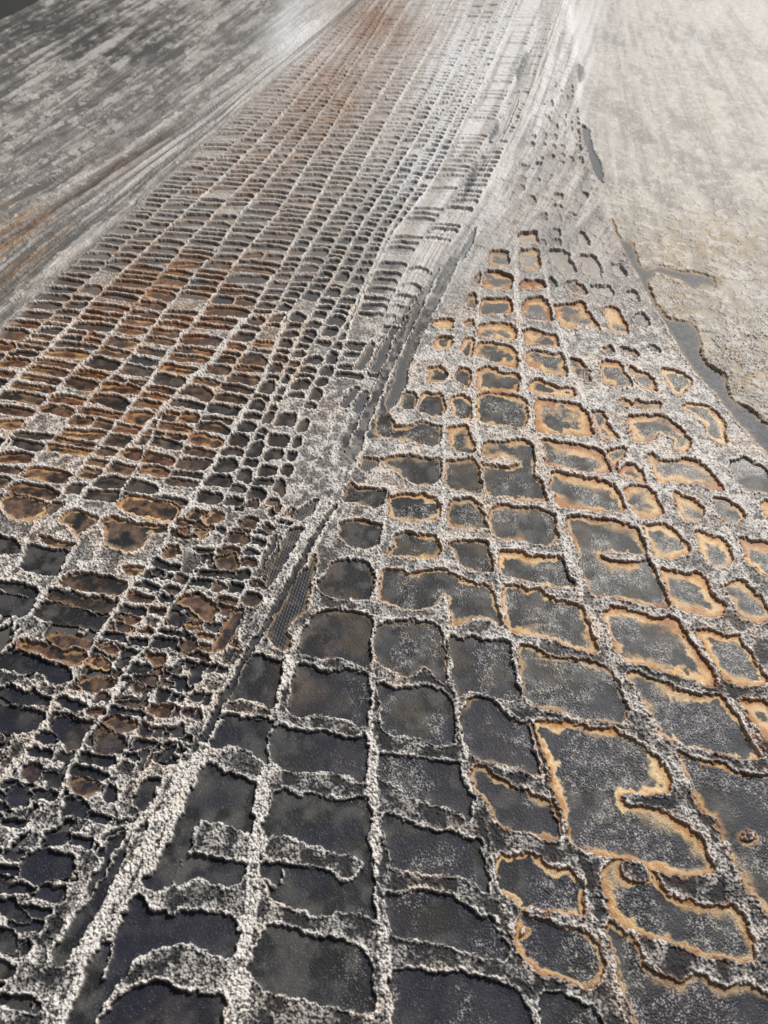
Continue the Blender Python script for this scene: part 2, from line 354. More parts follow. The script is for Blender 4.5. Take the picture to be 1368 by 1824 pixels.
# guide curves of the small combed cells at the lower left, and of the faint grid below the fold
GUIDES2 = """
420,880 308,937 288,979 263,1009 239,1042 219,1074 196,1106 174,1141 152,1178 134,1213 99,1250 80,1292 40,1350 -10,1410 -100,1520
440,880 340,990 300,1040 262,1095 232,1142 203,1182 181,1218 160,1255 120,1310 95,1352 60,1400 20,1450 -90,1590
460,880 372,1000 340,1034 308,1079 286,1116 259,1158 231,1193 209,1220 194,1272 169,1297 149,1329 124,1374 114,1411 94,1436 50,1473 10,1520 -90,1650
490,880 420,1010 380,1080 345,1140 310,1190 280,1240 245,1300 215,1350 185,1400 155,1450 110,1520 50,1600 -20,1700 -80,1790
520,880 460,1010 430,1070 395,1140 360,1200 330,1260 290,1330 250,1400 205,1470 150,1550 90,1640 30,1730 -40,1830 -90,1910
545,880 500,1010 459,1090 430,1150 395,1220 350,1310 305,1390 255,1470 208,1540 155,1620 115,1700 70,1800 30,1900 0,1960
"""
GUIDES3 = """
840,560 862,480 890,380 925,280 960,180 990,100
900,560 917,480 928,380 950,280 975,180 998,100
940,560 945,480 955,380 972,280 990,180 1005,100
975,560 975,480 980,380 992,280 1003,180 1012,100
1010,560 1003,480 1003,380 1009,280 1014,180 1017,100
1050,560 1040,480 1026,380 1024,280 1022,180 1021,100
1110,560 1085,480 1052,380 1040,280 1030,180 1025,100
"""
# guide curves of the combed lattice on the left, from left to right
GUIDES = """
-400,241 -300,190 0,38 60,7 200,-64 300,-115
-300,440 -100,330 60,215 200,115 330,20 370,-10 520,-120
-300,700 -100,520 0,435 150,340 330,225 450,135 570,45 620,5 760,-110
-300,850 -150,720 0,590 60,535 191,418 250,365 310,305 400,225 480,150 580,60 640,5 760,-110
-200,820 0,645 100,560 180,480 235,425 300,360 360,310 440,240 520,155 600,65 655,5 770,-110
-100,790 25,679 65,642 117,595 147,560 206,499 253,456 301,408 370,346 399,317 436,280 472,244 560,140 625,60 668,5 780,-110
-100,905 5,801 67,734 119,677 164,635 206,587 253,532 290,488 326,445 370,397 440,325 490,272 512,244 590,150 655,60 690,5 790,-110
-100,970 57,828 124,751 179,689 221,649 263,597 290,562 326,518 355,481 385,456 418,397 455,355 500,300 540,250 610,150 668,60 700,5 800,-110
0,960 110,880 190,780 222,740 273,674 321,607 366,551 399,503 428,459 458,426 498,379 531,324 556,284 582,247 630,165 690,70 730,5 815,-110
30,1000 139,893 199,828 249,776 298,722 340,677 382,642 414,590 447,562 469,521 502,474 520,437 549,390 567,357 586,320 608,280 633,244 690,150 745,60 775,5 850,-110
200,985 262,900 300,850 330,790 360,740 400,680 440,625 467,590 490,555 520,500 550,445 590,385 620,340 650,290 675,244 720,165 775,70 805,5 870,-110
263,1009 340,900 385,823 422,756 467,679 494,610 527,543 567,488 611,412 662,339 680,317 720,240 770,150 815,60 840,5 900,-110
345,1000 380,930 425,840 460,760 495,690 520,630 545,575 590,505 640,410 690,335 745,245 795,150 840,60 866,5 915,-110
385,1000 420,930 465,820 480,770 521,677 564,605 600,540 640,470 670,410 720,330 765,250 820,150 862,60 890,5 930,-110
420,1020 450,940 495,850 525,770 550,700 585,630 620,570 655,500 695,410 740,340 790,250 840,150 880,60 905,5 945,-110
450,1030 480,950 520,850 560,740 590,680 620,600 650,520 700,420 770,330 810,250 860,150 900,60 925,5 960,-110
560,1030 610,900 655,790 690,680 720,590 760,510 800,440 850,370 880,310 920,230 950,150 975,80 1000,5 1040,-110
"""
# ------------------------------------------------------------------ helpers for fields
rng = np.random.RandomState(7)
PITCH_PX = 1.16
U0, U1, V0, V1 = -160.0, 1530.0, -75.0, 1950.0
nu = int((U1 - U0) / PITCH_PX) + 1
nv = int((V1 - V0) / PITCH_PX) + 1
us = (U0 + PITCH_PX * np.arange(nu)).astype(np.float32)
vs = (V0 + PITCH_PX * np.arange(nv)).astype(np.float32)
U, V = np.meshgrid(us, vs)


def ground(u, v):
    """where a point measured on the reference frame lies on the flat painting (metres)"""
    a = (np.asarray(u, dtype=np.float64) - CX) / FPX
    b = (np.asarray(v, dtype=np.float64) - CY) / FPX
    sp, cp = math.sin(PITCH), math.cos(PITCH)
    dz = -(sp + b * cp)
    dy = cp - b * sp
    t = CAM_H / (-dz)
    return a * t, dy * t, t


X, Y, T = ground(U, V)
MMPX = (T / FPX * 1000.0).astype(np.float32)       # millimetres per reference pixel
XM = (X * 1000).astype(np.float32)                  # millimetres on the painting
YM = (Y * 1000).astype(np.float32)

_N = 512
_tab = rng.rand(8, _N, _N).astype(np.float32)


def vnoise(x, y, k=0):
    xi = np.floor(x)
    yi = np.floor(y)
    fx = (x - xi).astype(np.float32)
    fy = (y - yi).astype(np.float32)
    fx = fx * fx * (3 - 2 * fx)
    fy = fy * fy * (3 - 2 * fy)
    xi = xi.astype(np.int64)
    yi = yi.astype(np.int64)
    t = _tab[k % 8]
    x0, x1, y0, y1 = xi % _N, (xi + 1) % _N, yi % _N, (yi + 1) % _N
    return (t[y0, x0] * (1 - fx) + t[y0, x1] * fx) * (1 - fy) + (t[y1, x0] * (1 - fx) + t[y1, x1] * fx) * fy


def fbm(x, y, k=0, o=4, g=0.5):
    s = 0
    a = 1.0
    n = 0
    for i in range(o):
        s = s + a * vnoise(x * 2 ** i + 17.3 * i, y * 2 ** i + 9.1 * i, k + i)
        n += a
        a *= g
    return s / n          # 0..1, mean .5


def voro(x, y, k=0):
    """distance to the nearest and to the second nearest scattered point, and a random number of the nearest"""
    xi = np.floor(x).astype(np.int64)
    yi = np.floor(y).astype(np.int64)
    f1 = np.full(x.shape, 9.0, np.float32)
    f2 = np.full(x.shape, 9.0, np.float32)
    r = np.zeros(x.shape, np.float32)
    ta, tb, tc = _tab[k % 8], _tab[(k + 1) % 8], _tab[(k + 2) % 8]
    for dy in (-1, 0, 1):
        for dx in (-1, 0, 1):
            cx, cy = xi + dx, yi + dy
            a, b = cy % _N, cx % _N
            d = np.hypot(cx + 0.08 + 0.84 * ta[a, b] - x, cy + 0.08 + 0.84 * tb[a, b] - y).astype(np.float32)
            near = d < f1
            f2 = np.where(near, f1, np.minimum(f2, d))
            r = np.where(near, tc[a, b], r)
            f1 = np.where(near, d, f1)
    return f1, f2, r


def sst(a, b, x):
    t = np.clip((x - a) / (b - a), 0, 1)
    return t * t * (3 - 2 * t)


def mix(a, b, t):
    return a + (b - a) * t


def parse_pts(s):
    return np.array([[float(c) for c in p.split(',')] for p in s.split()])


def chaikin(p, n=2, closed=True, cut=.22):
    for _ in range(n):
        q = np.roll(p, -1, 0) if closed else p[1:]
        a = p if closed else p[:-1]
        r = np.empty((len(a) * 2, 2))
        r[0::2] = a * (1 - cut) + q * cut
        r[1::2] = a * cut + q * (1 - cut)
        if not closed:
            r = np.vstack([p[:1], r, p[-1:]])
        p = r
    return p


def window(p, m):
    i0 = int(max(0, (p[:, 0].min() - m - U0) / PITCH_PX))
    i1 = int(min(nu, (p[:, 0].max() + m - U0) / PITCH_PX + 2))
    j0 = int(max(0, (p[:, 1].min() - m - V0) / PITCH_PX))
    j1 = int(min(nv, (p[:, 1].max() + m - V0) / PITCH_PX + 2))
    return (slice(j0, j1), slice(i0, i1)) if i1 > i0 and j1 > j0 else None


def seg_dist(p, x, y, closed):
    d = np.full(x.shape, 1e6, np.float32)
    n = len(p)
    for i in range(n if closed else n - 1):
        a, b = p[i], p[(i + 1) % n]
        e = b - a
        L = max(float(e @ e), 1e-9)
        t = np.clip(((x - a[0]) * e[0] + (y - a[1]) * e[1]) / L, 0, 1)
        d = np.minimum(d, (x - a[0] - t * e[0]) ** 2 + (y - a[1] - t * e[1]) ** 2)
    return np.sqrt(d)


def poly_sd(p, x, y):
    """distance to the outline, positive inside"""
    d = seg_dist(p, x, y, True)
    ins = np.zeros(x.shape, bool)
    n = len(p)
    for i in range(n):
        a, b = p[i], p[(i + 1) % n]
        if a[1] == b[1]:
            continue
        c = ((a[1] > y) != (b[1] > y)) & (x < (b[0] - a[0]) * (y - a[1]) / (b[1] - a[1]) + a[0])
        ins ^= c
    return np.where(ins, d, -d)


# ragged outlines: the tracing is bent by noise of the size of the grains
wob = (1.5 / MMPX)
wob2 = (0.85 / MMPX)
far = sst(250, 650, V)
UW = U + wob * (fbm(XM / 5.5, YM / 5.5, 1, 2) - .5) * 2 * 1.0 + wob2 * (vnoise(XM / 1.3, YM / 1.3, 3) - .5) * 2.0
VW = V + wob * (fbm(XM / 5.5 + 40, YM / 5.5 + 9, 2, 2) - .5) * 2 * .75 + wob2 * (vnoise(XM / 1.3 + 7, YM / 1.3 + 5, 4) - .5) * 1.5

# ------------------------------------------------------------------ lattice guides
G = [parse_pts(l) for l in GUIDES.strip().splitlines()]
_l, _r = G[-2], G[-1]
_v = np.linspace(-110, 1030, 24)
_a = np.interp(_v, np.sort(_l[:, 1]), _l[np.argsort(_l[:, 1]), 0])
_b = np.interp(_v, np.sort(_r[:, 1]), _r[np.argsort(_r[:, 1]), 0])
G.insert(len(G) - 1, np.stack([_a * .45 + _b * .55 + 4 * np.sin(_v / 90), _v], 1))
Gx = []
for g in G:
    g = g[np.argsort(g[:, 1])]
    Gx.append(g)


def gx(k, v):
    g = Gx[k]
    x = np.interp(v, g[:, 1], g[:, 0])
    lo, hi = g[0], g[-1]
    x = np.where(v < lo[1], lo[0] + (v - lo[1]) * (g[1][0] - lo[0]) / (g[1][1] - lo[1]), x)
    x = np.where(v > hi[1], hi[0] + (v - hi[1]) * (hi[0] - g[-2][0]) / (hi[1] - g[-2][1]), x)
    return x


# across-the-flow coordinate, used by the streaks
Ccoord = np.zeros_like(U)
gv = np.stack([gx(k, vs.astype(np.float64)) for k in range(len(G))], 1)
gv = np.maximum.accumulate(gv + np.arange(len(G)) * 1e-3, axis=1)
kk = np.arange(len(G), dtype=np.float64)
for j in range(nv):
    row = gv[j]
    c = np.interp(us, row, kk)
    c = np.where(us > row[-1], kk[-1] + (us - row[-1]) / 45.0, c)
    c = np.where(us < row[0], (us - row[0]) / 120.0, c)
    Ccoord[j] = c
CR = np.arctan2(U - 1010.0, V + 420.0) * 40.0      # fan of the smears on the right

# ------------------------------------------------------------------ gather the cells
cells = []      # outline, halo strength, halo width, tint, lightness, depth, bare
for l in CELLS.strip().splitlines():
    a, b = l.split('|')
    hs, hw, ti, li = [float(q) for q in b.split()]
    p = parse_pts(a)
    cells.append([p, hs, hw, ti, li, 1.0, 0])
for l in BARE.strip().splitlines():
    a, b = l.split('|')
    hs, hw, ti, li = [float(q) for q in b.split()]
    cells.append([parse_pts(a), hs, hw, ti, li, 1.0, 1])
n_traced = len(cells)


def blob(u, v, spots):
    s = 0
    for (cu, cv, ru, rv, w) in spots:
        s = s + w * np.exp(-(((u - cu) / ru) ** 2 + ((v - cv) / rv) ** 2))
    return np.clip(s, 0, 1)


ORANGE = [(60, 620, 110, 60, 1), (330, 500, 120, 50, .9), (180, 690, 160, 70, .9), (330, 620, 130, 60, .9),
          (230, 590, 90, 50, .6), (470, 480, 70, 30, .5), (120, 780, 130, 50, .8), (60, 860, 90, 60, .7), (290, 790, 110, 60, .8),
          (680, 40, 60, 60, .8), (590, 140, 50, 45, .35), (30, 440, 60, 60, .6), (560, 200, 60, 60, .45),
          (450, 270, 60, 40, .3), (560, 740, 60, 50, .35), (500, 900, 70, 60, .5), (270, 900, 60, 40, .5), (480, 640, 60, 50, .4)]
PALE_SHEEN = [(840, 120, 130, 150, 1), (800, 330, 120, 90, .7), (540, 60, 70, 90, .9), (760, 450, 80, 60, .5), (950, 120, 80, 120, .8)]  # spots of whitish paint and of sheen, both put into the colour

NG = len(G)


def gxl(g, v):
    x = np.interp(v, g[:, 1], g[:, 0])
    lo, hi = g[0], g[-1]
    if v < lo[1]:
        x = lo[0] + (v - lo[1]) * (g[1][0] - lo[0]) / (g[1][1] - lo[1])
    if v > hi[1]:
        x = hi[0] + (v - hi[1]) * (hi[0] - g[-2][0]) / (hi[1] - g[-2][1])
    return float(x)


def comb_column(ga, gb, v_from, v_to, seed, hfun, sfun, parfun, barf, sidef, skipf):
    """cells between two guide curves, from near to far"""
    r = np.random.RandomState(seed)
    v = v_from
    while v > v_to:
        h = hfun(v, r)
        t0, t1 = v - h, v
        wcol = gxl(gb, v - h / 2) - gxl(ga, v - h / 2)
        v -= h
        if wcol < 7 or gxl(gb, v) < -100:
            continue
        if r.rand() < skipf(v):
            continue
        bar = h * barf(v, r)
        side = sidef(v, r)
        splits = 2 if (wcol > 78 and r.rand() < .2 and v > 450) else 1
        slope = sfun(v)
        for s_ in range(splits):
            fa, fb = s_ / splits, (s_ + 1) / splits
            pts = []
            nn = 6
            sl, sr = r.uniform(-.12, .15) * h, r.uniform(-.15, .12) * h
            bow = r.uniform(-.05, .16) * h
            for up in (1, 0):
                for q in range(nn):
                    f = q / (nn - 1) if up else 1 - q / (nn - 1)
                    e = (t0 + bar * .5) if up else (t1 - bar * .5)
                    vv = e + mix(sl, sr, f) - bow * 4 * f * (1 - f) + r.uniform(-.07, .07) * h
                    if q in (0, nn - 1):
                        vv += .12 * h if up else -.12 * h
                    xl, xr = gxl(ga, vv) + side, gxl(gb, vv) - side
                    x = mix(xl, xr, mix(fa, fb, f))
                    pts.append((x, vv + slope * (x - (xl + xr) / 2)))
            p = np.array(pts)
            if np.any(p[:, 0] < U0 - 40):
                continue
            cells.append([p] + parfun(p.mean(0), h, r) + [0])


def par_main(c, h, r):
    o = float(blob(c[0], c[1], ORANGE))
    w = float(blob(c[0], c[1], PALE_SHEEN))
    dep = np.clip(.62 + .38 * (c[1] - 150) / 350, .55, 1) * r.uniform(.75, 1.1)
    hs_ = min(1, o * r.uniform(.7, 1.4))
    if r.rand() < .18:
        hs_ *= .3
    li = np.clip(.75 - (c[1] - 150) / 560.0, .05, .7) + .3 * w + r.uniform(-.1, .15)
    return [hs_, max(1.8, h * .22), r.uniform(.35, 1.0), li, dep]


def par_fine(c, h, r):
    q = par_main(c, h, r)
    return [q[0] * .6, q[1], .9, .05, min(1, q[4] + .2)]


for k in range(3, NG - 1):
    fine = 11 <= k < NG - 2
    v0 = 700.0 if k == 3 else 905.0
    if k >= NG - 3:
        v0 = 680.0
    comb_column(Gx[k], Gx[k + 1], v0, -75, 100 + k,
                (lambda v, r: max(4.4, (22.0 if v > 560 and fine else 20.5) * ((v + 400) / 1200.0) ** 1.75 * r.uniform(.55, 1.45))),
                (lambda v: .03 + .14 * float(np.clip((v - 250) / 450, 0, 1))),
                par_fine if fine and k < NG - 3 else par_main,
                (lambda v, r: r.uniform(.20, .40)),
                (lambda v, r: (1.9 + 1.9 * float(np.clip((v - 100) / 600, 0, 1))) * r.uniform(.7, 1.6)),
                (lambda v: .05 + max(0, (200 - v) / 1200) + (.25 if k >= NG - 3 else 0)))
n_main = len(cells)
G2 = [parse_pts(l) for l in GUIDES2.strip().splitlines()]
for k in range(len(G2) - 1):
    comb_column(G2[k], G2[k + 1], [1500, 1620, 1740, 1900, 1900][k], 905, 300 + k,
                (lambda v, r: 22 * (v / 1200.0) ** .8 * r.uniform(.6, 1.4)),
                (lambda v: .22),
                (lambda c, h, r: [float(r.rand() < .35) * r.uniform(.2, .8) * float(c[1] < 1330), 3.0, .9, .08, 1.0]),
                (lambda v, r: r.uniform(.28, .5)),
                (lambda v, r: r.uniform(3.5, 7.5)),
                (lambda v: .30 + (.25 if k == 4 else 0)))
G3 = [parse_pts(l) for l in GUIDES3.strip().splitlines()]
G3 = [g[np.argsort(g[:, 1])] for g in G3]
for k in range(len(G3) - 1):
    comb_column(G3[k], G3[k + 1], 445, 150, 400 + k,
                (lambda v, r: 24 * ((v + 400) / 850.0) ** 1.8 * r.uniform(.6, 1.3)),
                (lambda v: .05),
                (lambda c, h, r: [.35 * float(r.rand() < .4), 2.5, .5, r.uniform(.35, .9), r.uniform(.3, .75)]),
                (lambda v, r: r.uniform(.3, .55)),
                (lambda v, r: r.uniform(2.5, 5)),
                (lambda v: .45))

SD = np.full(U.shape, -60.0, np.float32)
CID = np.full(U.shape, -1, np.int32)
for i, c in enumerate(cells):
    p = chaikin(c[0], 2, True, .13 if i < n_traced else .2)
    c.append(p)
    M = 26 if i < n_traced else 11
    w = window(p, M + 6)
    if w is None:
        continue
    wk = 1.0 if i < n_traced else (.85 if i >= n_main else (.55 if c[0][:, 1].mean() > 560 else .3))
    d = poly_sd(p, mix(U[w], UW[w], wk), mix(V[w], VW[w], wk))
    if i >= n_traced:                      # keep the combed cells off the traced ones
        d = np.where(SD[w] > -4.0, np.minimum(d, -4.0 - SD[w] - .5), d) if (SD[w] > 0).any() else d
    better = d > SD[w]
    s = SD[w]
    s[better] = d[better]
    SD[w] = s
    q = CID[w]
    q[better] = i
    CID[w] = q
SD = (SD + np.where(CID < n_traced, 1.6, .4) * sst(560, 800, V)).astype(np.float32)
for l in ISLANDS.strip().splitlines():
    p = chaikin(parse_pts(l), 2)
    w = window(p, 30)
    d = poly_sd(p, UW[w], VW[w])
    SD[w] = np.minimum(SD[w], -d)
# a few dark strips between the long combed ridges
RS_id = []
RD = np.full(U.shape, 1e3, np.float32)     # distance to ridge edge (negative inside) in px
RID = np.full(U.shape, -1, np.int32)
RW = np.zeros(U.shape, np.float32)
ridges = []
RLINES = RIDGES.strip().splitlines()
n_drawn = len(RLINES)
for k, (wd, wh) in {5: (5, .8), 6: (4.2, .7), 7: (4.2, .7), 8: (5, .95), 9: (5, .95), 10: (5, .85), 12: (4, .7), 14: (4, .7), 15: (4.5, .9)}.items():
    pts = [(gxl(Gx[k], float(v)), float(v)) for v in range(562 if k < 11 else 640, -70, -45)]
    RLINES.append('%.1f %.2f|' % (wd, wh) + ' '.join('%.1f,%.1f' % q for q in pts))
for i, l in enumerate(RLINES):
    a, b = l.split('|')
    wd, wh = [float(q) for q in a.split()]
    p = chaikin(parse_pts(b), 2, closed=False)
    ridges.append((wd, wh, p))
    w = window(p, 34)
    d = seg_dist(p, mix(U[w], UW[w], .9), mix(V[w], VW[w], .9), False) - (wd / 2 - (1.0 if wd < 12 else .6)) * (1 + (1.0 if i < n_drawn else 2.0) * (fbm(XM[w] / 7 + i, YM[w] / 12, 2, 3) - (.5 if i < n_drawn else .56)) * 2) 
    better = d < RD[w]
    for arr, val in ((RD, d), (RID, np.full(d.shape, i, np.int32)), (RW, np.full(d.shape, wh, np.float32))):
        s = arr[w]
        s[better] = val[better]
        arr[w] = s
SD = np.where(RD < 0, np.minimum(SD, RD), SD)
STRIP = parse_pts("596,905 581,925 560,960 536,1005 512,1050 488,1090 458,1140 430,1188 410,1228 385,1275 362,1320")
w = window(STRIP, 20)
d = (4.2 + 2.2 * sst(950, 1150, V[w])) * (.35 + 1.3 * fbm(XM[w] / 9, YM[w] / 9, 3, 3)) - seg_dist(chaikin(STRIP, 2, False), UW[w], VW[w], False)
cells.append([STRIP, .0, 3, .3, .15, 1.0, 0, STRIP])
sid = len(cells) - 1
s, q = SD[w], CID[w]
b = d > s
s[b] = d[b]
q[b] = sid
SD[w], CID[w] = s, q
# ------------------------------------------------------------------ relief and colour of the painting
SDM = SD * MMPX                                  # millimetres
PAR = np.array([[c[1], c[2], c[3], c[4], c[5], c[6]] for c in cells] + [[0, 4, 0, .2, 1, 0]], np.float32)
cp = PAR[np.where(CID < 0, len(cells), CID)]
hs, hw, tint, light, depth, bare = [cp[..., i] for i in range(6)]
hw = hw * (.86 + .22 * sst(1150, 1000, V) * sst(860, 960, U) + .18 * sst(1200, 1350, V) * sst(900, 980, U))

# gnawed pits in the combed crust at the lower left
ac, al = (U * .80 + V * .60), (-U * .60 + V * .80)
pit = fbm(ac / 17.0, al / 34.0, 3, 3)
reg = sst(1000, 1120, V) * sst(1.05, .9, (U + (V - 1000) * .62) / 430.0) + 0
sdp = (pit - .60) * 95.0 * 1.0
sdp = np.where(reg > .4, sdp, -60.0)
sdp = np.where(RD < 3.0, np.minimum(sdp, RD - 3.0), sdp)
take = (sdp > SD) & (SD < 0)
CID = np.where(take & (sdp > 0), -1, CID)
SD = np.where(take, sdp, SD).astype(np.float32)
SDM = SD * MMPX
cp = PAR[np.where(CID < 0, len(cells), CID)]
hs, hw, tint, light, depth, bare = [cp[..., i] for i in range(6)]
hw = hw * (.86 + .22 * sst(1150, 1000, V) * sst(860, 960, U) + .18 * sst(1200, 1350, V) * sst(900, 980, U))
# zones
BND = np.array([(960, -80), (1015, 20), (1028, 110), (1034, 200), (1058, 300), (1085, 395), (1132, 489), (1177, 569), (1239, 668), (1296, 733), (1368, 812), (1500, 960)], float)
bx = np.interp(V, BND[:, 1], BND[:, 0])
n4 = fbm(XM / 14, YM / 14, 2, 4)
n5 = fbm(XM / 40, YM / 40, 5, 4)
zR = sst(-6, 8, U - bx + (fbm(XM / 6, YM / 6, 3, 3) - .5) * 14)          # smeared plaster on the right
zL = sst(.35, -.25, Ccoord - 3.0 + (n4 - .5) * .5) * sst(860, 640, V)       # smeared paint on the left
zT = sst(660, 400, V + (n4 - .5) * 90)                                      # worn, blurred upper part
seamx = gx(NG - 1, V.astype(np.float64)) - 12
zS = sst(-14, 20, U - seamx) * sst(560, 430, V + (n4 - .5) * 120) * (1 - zR) * .72                   # seam and upper right panel

f1, f2, fr = voro(XM / .95, YM / .95, 0)
g1 = np.sqrt(np.clip(1 - (f1 / .66) ** 2, 0, 1))
h1, h2, hr = voro(XM / .60 + 31, YM / .60 + 11, 3)
g2 = np.sqrt(np.clip(1 - (h1 / .66) ** 2, 0, 1))
b1, b2, br = voro(XM / 1.6 + 3, YM / 1.6 + 71, 5)
g3 = np.sqrt(np.clip(1 - (b1 / .62) ** 2, 0, 1))
gfade = sst(1.05, .42, MMPX)                     # grains too small to resolve fade out far away
grain = (g1 * (.25 + .75 * fr) * .62 + g2 * (.3 + .7 * hr) * .30 + g3 * br ** 3 * .75)

# ---- crust
nlow = fbm(XM / 9, YM / 9, 4, 3)
clump = sst(.38, .62, fbm(XM / 5, YM / 5, 6, 3))
inside = np.clip(-SDM, 0, 30)                    # how far into the crust
rim = np.exp(-((inside - .9) / .75) ** 2)
onr = sst(.6, -.4, RD * MMPX)
rprof = np.clip(1 - ((RD + 0) * 0 + np.clip(RD + 4, 0, 10) / 10), 0, 1)
low_left = sst(560, 380, U) * sst(880, 1000, V)
gra_amt = mix(.42, 1.0, np.clip(rim * .8 + clump * .65 + onr * .55 + low_left * .5, 0, 1)) * mix(1, .35, zT)
crust = mix(.95, .60, sst(900, 1400, V) * sst(350, 480, U)) + .45 * (nlow - .45) * 2 + .35 * rim + .30 * onr * mix(1, .5, zT) + grain * gra_amt * 1.1 * mix(.25, 1, gfade)
crust = crust * mix(1, 2.0, sst(750, 200, V))
# ripples of the smears, drawn along the flow
streak = fbm(Ccoord * 5.5, V / 80, 1, 5)
streakR = fbm(CR * 1.5, V / 60, 3, 4)
streakF = fbm(Ccoord * 26.0, V / 60, 6, 4, .6)

# ---- floor of the cells
mott = fbm(XM / 6 + 5, YM / 6, 7, 4)
mott2 = fbm(XM / 2.2, YM / 2.2 + 8, 2, 3)
gloss_grain = g2 * (.3 + .7 * hr)
gritty = sst(.47, .68, fbm(XM / 12 + 60, YM / 12 + 30, 1, 3) + .14 * sst(850, 1050, U)) * sst(560, 700, U)
floor = .15 * mott + gloss_grain * mix(.10, .26, gritty) * mix(.3, 1, gfade) + .25 * np.exp(-np.clip(SDM, 0, 50) / 1.5)
floor = mix(floor + .0, floor + crust * .75, np.clip(1 - depth, 0, 1))
# weave of the bare canvas: warp threads run along one direction of the cloth
ga, gb = ground(345, 1410), ground(295, 1550)
wa = math.atan2(float(ga[1] - gb[1]), float(ga[0] - gb[0])) - math.pi / 2
wx = (XM * math.cos(wa) + YM * math.sin(wa))
wy = (-XM * math.sin(wa) + YM * math.cos(wa))
per = 1.5
ph = wx / per
row = np.floor(ph)
thr = np.abs(np.sin(math.pi * ph))
dash = .5 + .5 * np.sin(math.pi * 2 * (wy / 2.3 + .5 * (row % 2) + .35 * vnoise(row * .7, wy * .1, 2)))
weave = thr * (.45 + .55 * dash)
wfade = sst(.62, .30, MMPX)
weave_z = weave * .33 * wfade
wvis = np.clip(bare + sst(.64, .74, fbm(XM / 18 + 3, YM / 30 + 12, 4, 2)) * .6 * sst(800, 500, U) * sst(900, 1100, V) * (1 - gritty), 0, 1)
floor = mix(floor, .05 + weave_z, np.clip(bare * .9, 0, 1)) + (wvis - np.clip(bare, 0, 1)) * weave_z * .25

edge = sst(-.42, .22, SDM)                       # 0 crust .. 1 cell
Z = mix(crust, floor, edge)

# ---- smeared zones
plates = fbm(XM / 15 + 20, YM / 12, 3, 5)
platesF = fbm(XM / 7 + 20, YM / 8 + 90, 5, 4)
ledge = sst(.50, .515, plates) * .8 + sst(.60, .612, plates) * .8 + sst(.40, .41, plates) * .5 + 1.0 * sst(.56, .57, platesF)
granR = sst(480, 600, V + (n5 - .5) * 160) * sst(.36, .52, n4 + .05)
smR = .55 + .38 * ledge * mix(.45, 1, sst(200, 420, V)) + .35 * (streakR - .5) + grain * granR * 1.4 + .18 * mott2
edR = sst(-.5, .4, SDM)
smR = mix(smR, floor, edR)
platL = .42 * fbm(Ccoord * 12 + 4, V / 24, 2, 5, .6) + .38 * fbm(Ccoord * 34 + 1, V / 48, 5, 4, .65) + .20 * fbm(U / 14, V / 7, 1, 4)
rutL = fbm(Ccoord * 9.0 + 2, V / 150, 4, 3)
ledL = sst(.48, .50, platL) * .5 + sst(.56, .58, platL) * .5
smL = .9 + ledL * 1.3 + 1.0 * (streakF - .5) + .3 * grain + 3.0 * (rutL - .5) * sst(-.2, .9, Ccoord - 1.2)
sS = sst(.47, .60, fbm(Ccoord * 1.9 + 30, V / 55, 5, 4))
smS = .9 + 1.3 * sS + 1.2 * (streak - .5) + .9 * ledge + .5 * grain + .3 * mott2 + .25 * grain * gfade
smS = mix(smS, floor, sst(-.5, .4, SDM) )
# dark smooth drag mark where the two panels meet
DM = chaikin(parse_pts("830,430 800,480 765,530 735,580 712,630 690,690 655,750 630,800"), 2, False)
dmw = 22 * sst(400, 600, V) + 6
zD = np.zeros_like(U)
w = window(DM, 70)
zD[w] = sst(1.15, .75, seg_dist(DM, UW[w], VW[w], False) / dmw[w] + (n4[w] - .5) * .9)
zD = zD * (1 - edge) * (RD > 1)
Z = mix(Z, .45 + .3 * (streak - .5) + .25 * mott2 + .1 * grain, zD)
Z = mix(Z, smS, zS * .6)
Z = mix(Z, smL, zL)
Z = mix(Z, smR, zR)
# a smooth fold runs along the right-hand border
Z = Z + .9 * np.exp(-((U - bx + 10) / 10) ** 2) * sst(560, 380, V) * (1 - edge)
Z = Z.astype(np.float32)


# ------------------------------------------------------------------ pigment
def col(r, g, b):
    return np.array([r, g, b], np.float32)


def lay(base, c, a):
    return base + (c - base) * a[..., None]


ash_dark = col(.030, .030, .033)
ash_mid = col(.115, .108, .102)
chalk = col(.76, .725, .685)
grey_beige = col(.25, .228, .21)
slate = col(.020, .021, .023)
slate_hi = col(.10, .098, .096)
cream = col(.82, .64, .385)
orange = col(.58, .32, .13)
rust = col(.20, .060, .022)
umber = col(.09, .050, .030)

one = np.ones(U.shape + (3,), np.float32)
# crust: grey paste whose raised grains carry a dry-brushed chalk white
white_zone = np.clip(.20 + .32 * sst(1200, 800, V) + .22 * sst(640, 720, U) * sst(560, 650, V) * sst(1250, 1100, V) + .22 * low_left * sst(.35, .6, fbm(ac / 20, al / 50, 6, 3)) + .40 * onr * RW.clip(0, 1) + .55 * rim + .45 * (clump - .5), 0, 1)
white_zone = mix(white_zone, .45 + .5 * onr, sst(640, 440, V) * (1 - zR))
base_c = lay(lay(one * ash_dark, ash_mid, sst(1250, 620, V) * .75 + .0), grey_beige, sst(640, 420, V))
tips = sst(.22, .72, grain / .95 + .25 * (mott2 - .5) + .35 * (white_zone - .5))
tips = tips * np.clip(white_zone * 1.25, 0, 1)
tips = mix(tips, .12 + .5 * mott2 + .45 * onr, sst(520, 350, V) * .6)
strong = onr * sst(.75, 1, RW) * (.45 + .55 * sst(1250, 1400, V)) * sst(500, 600, V) * (.35 + .75 * sst(.36, .56, fbm(ac / 9, al / 45, 2, 4)))
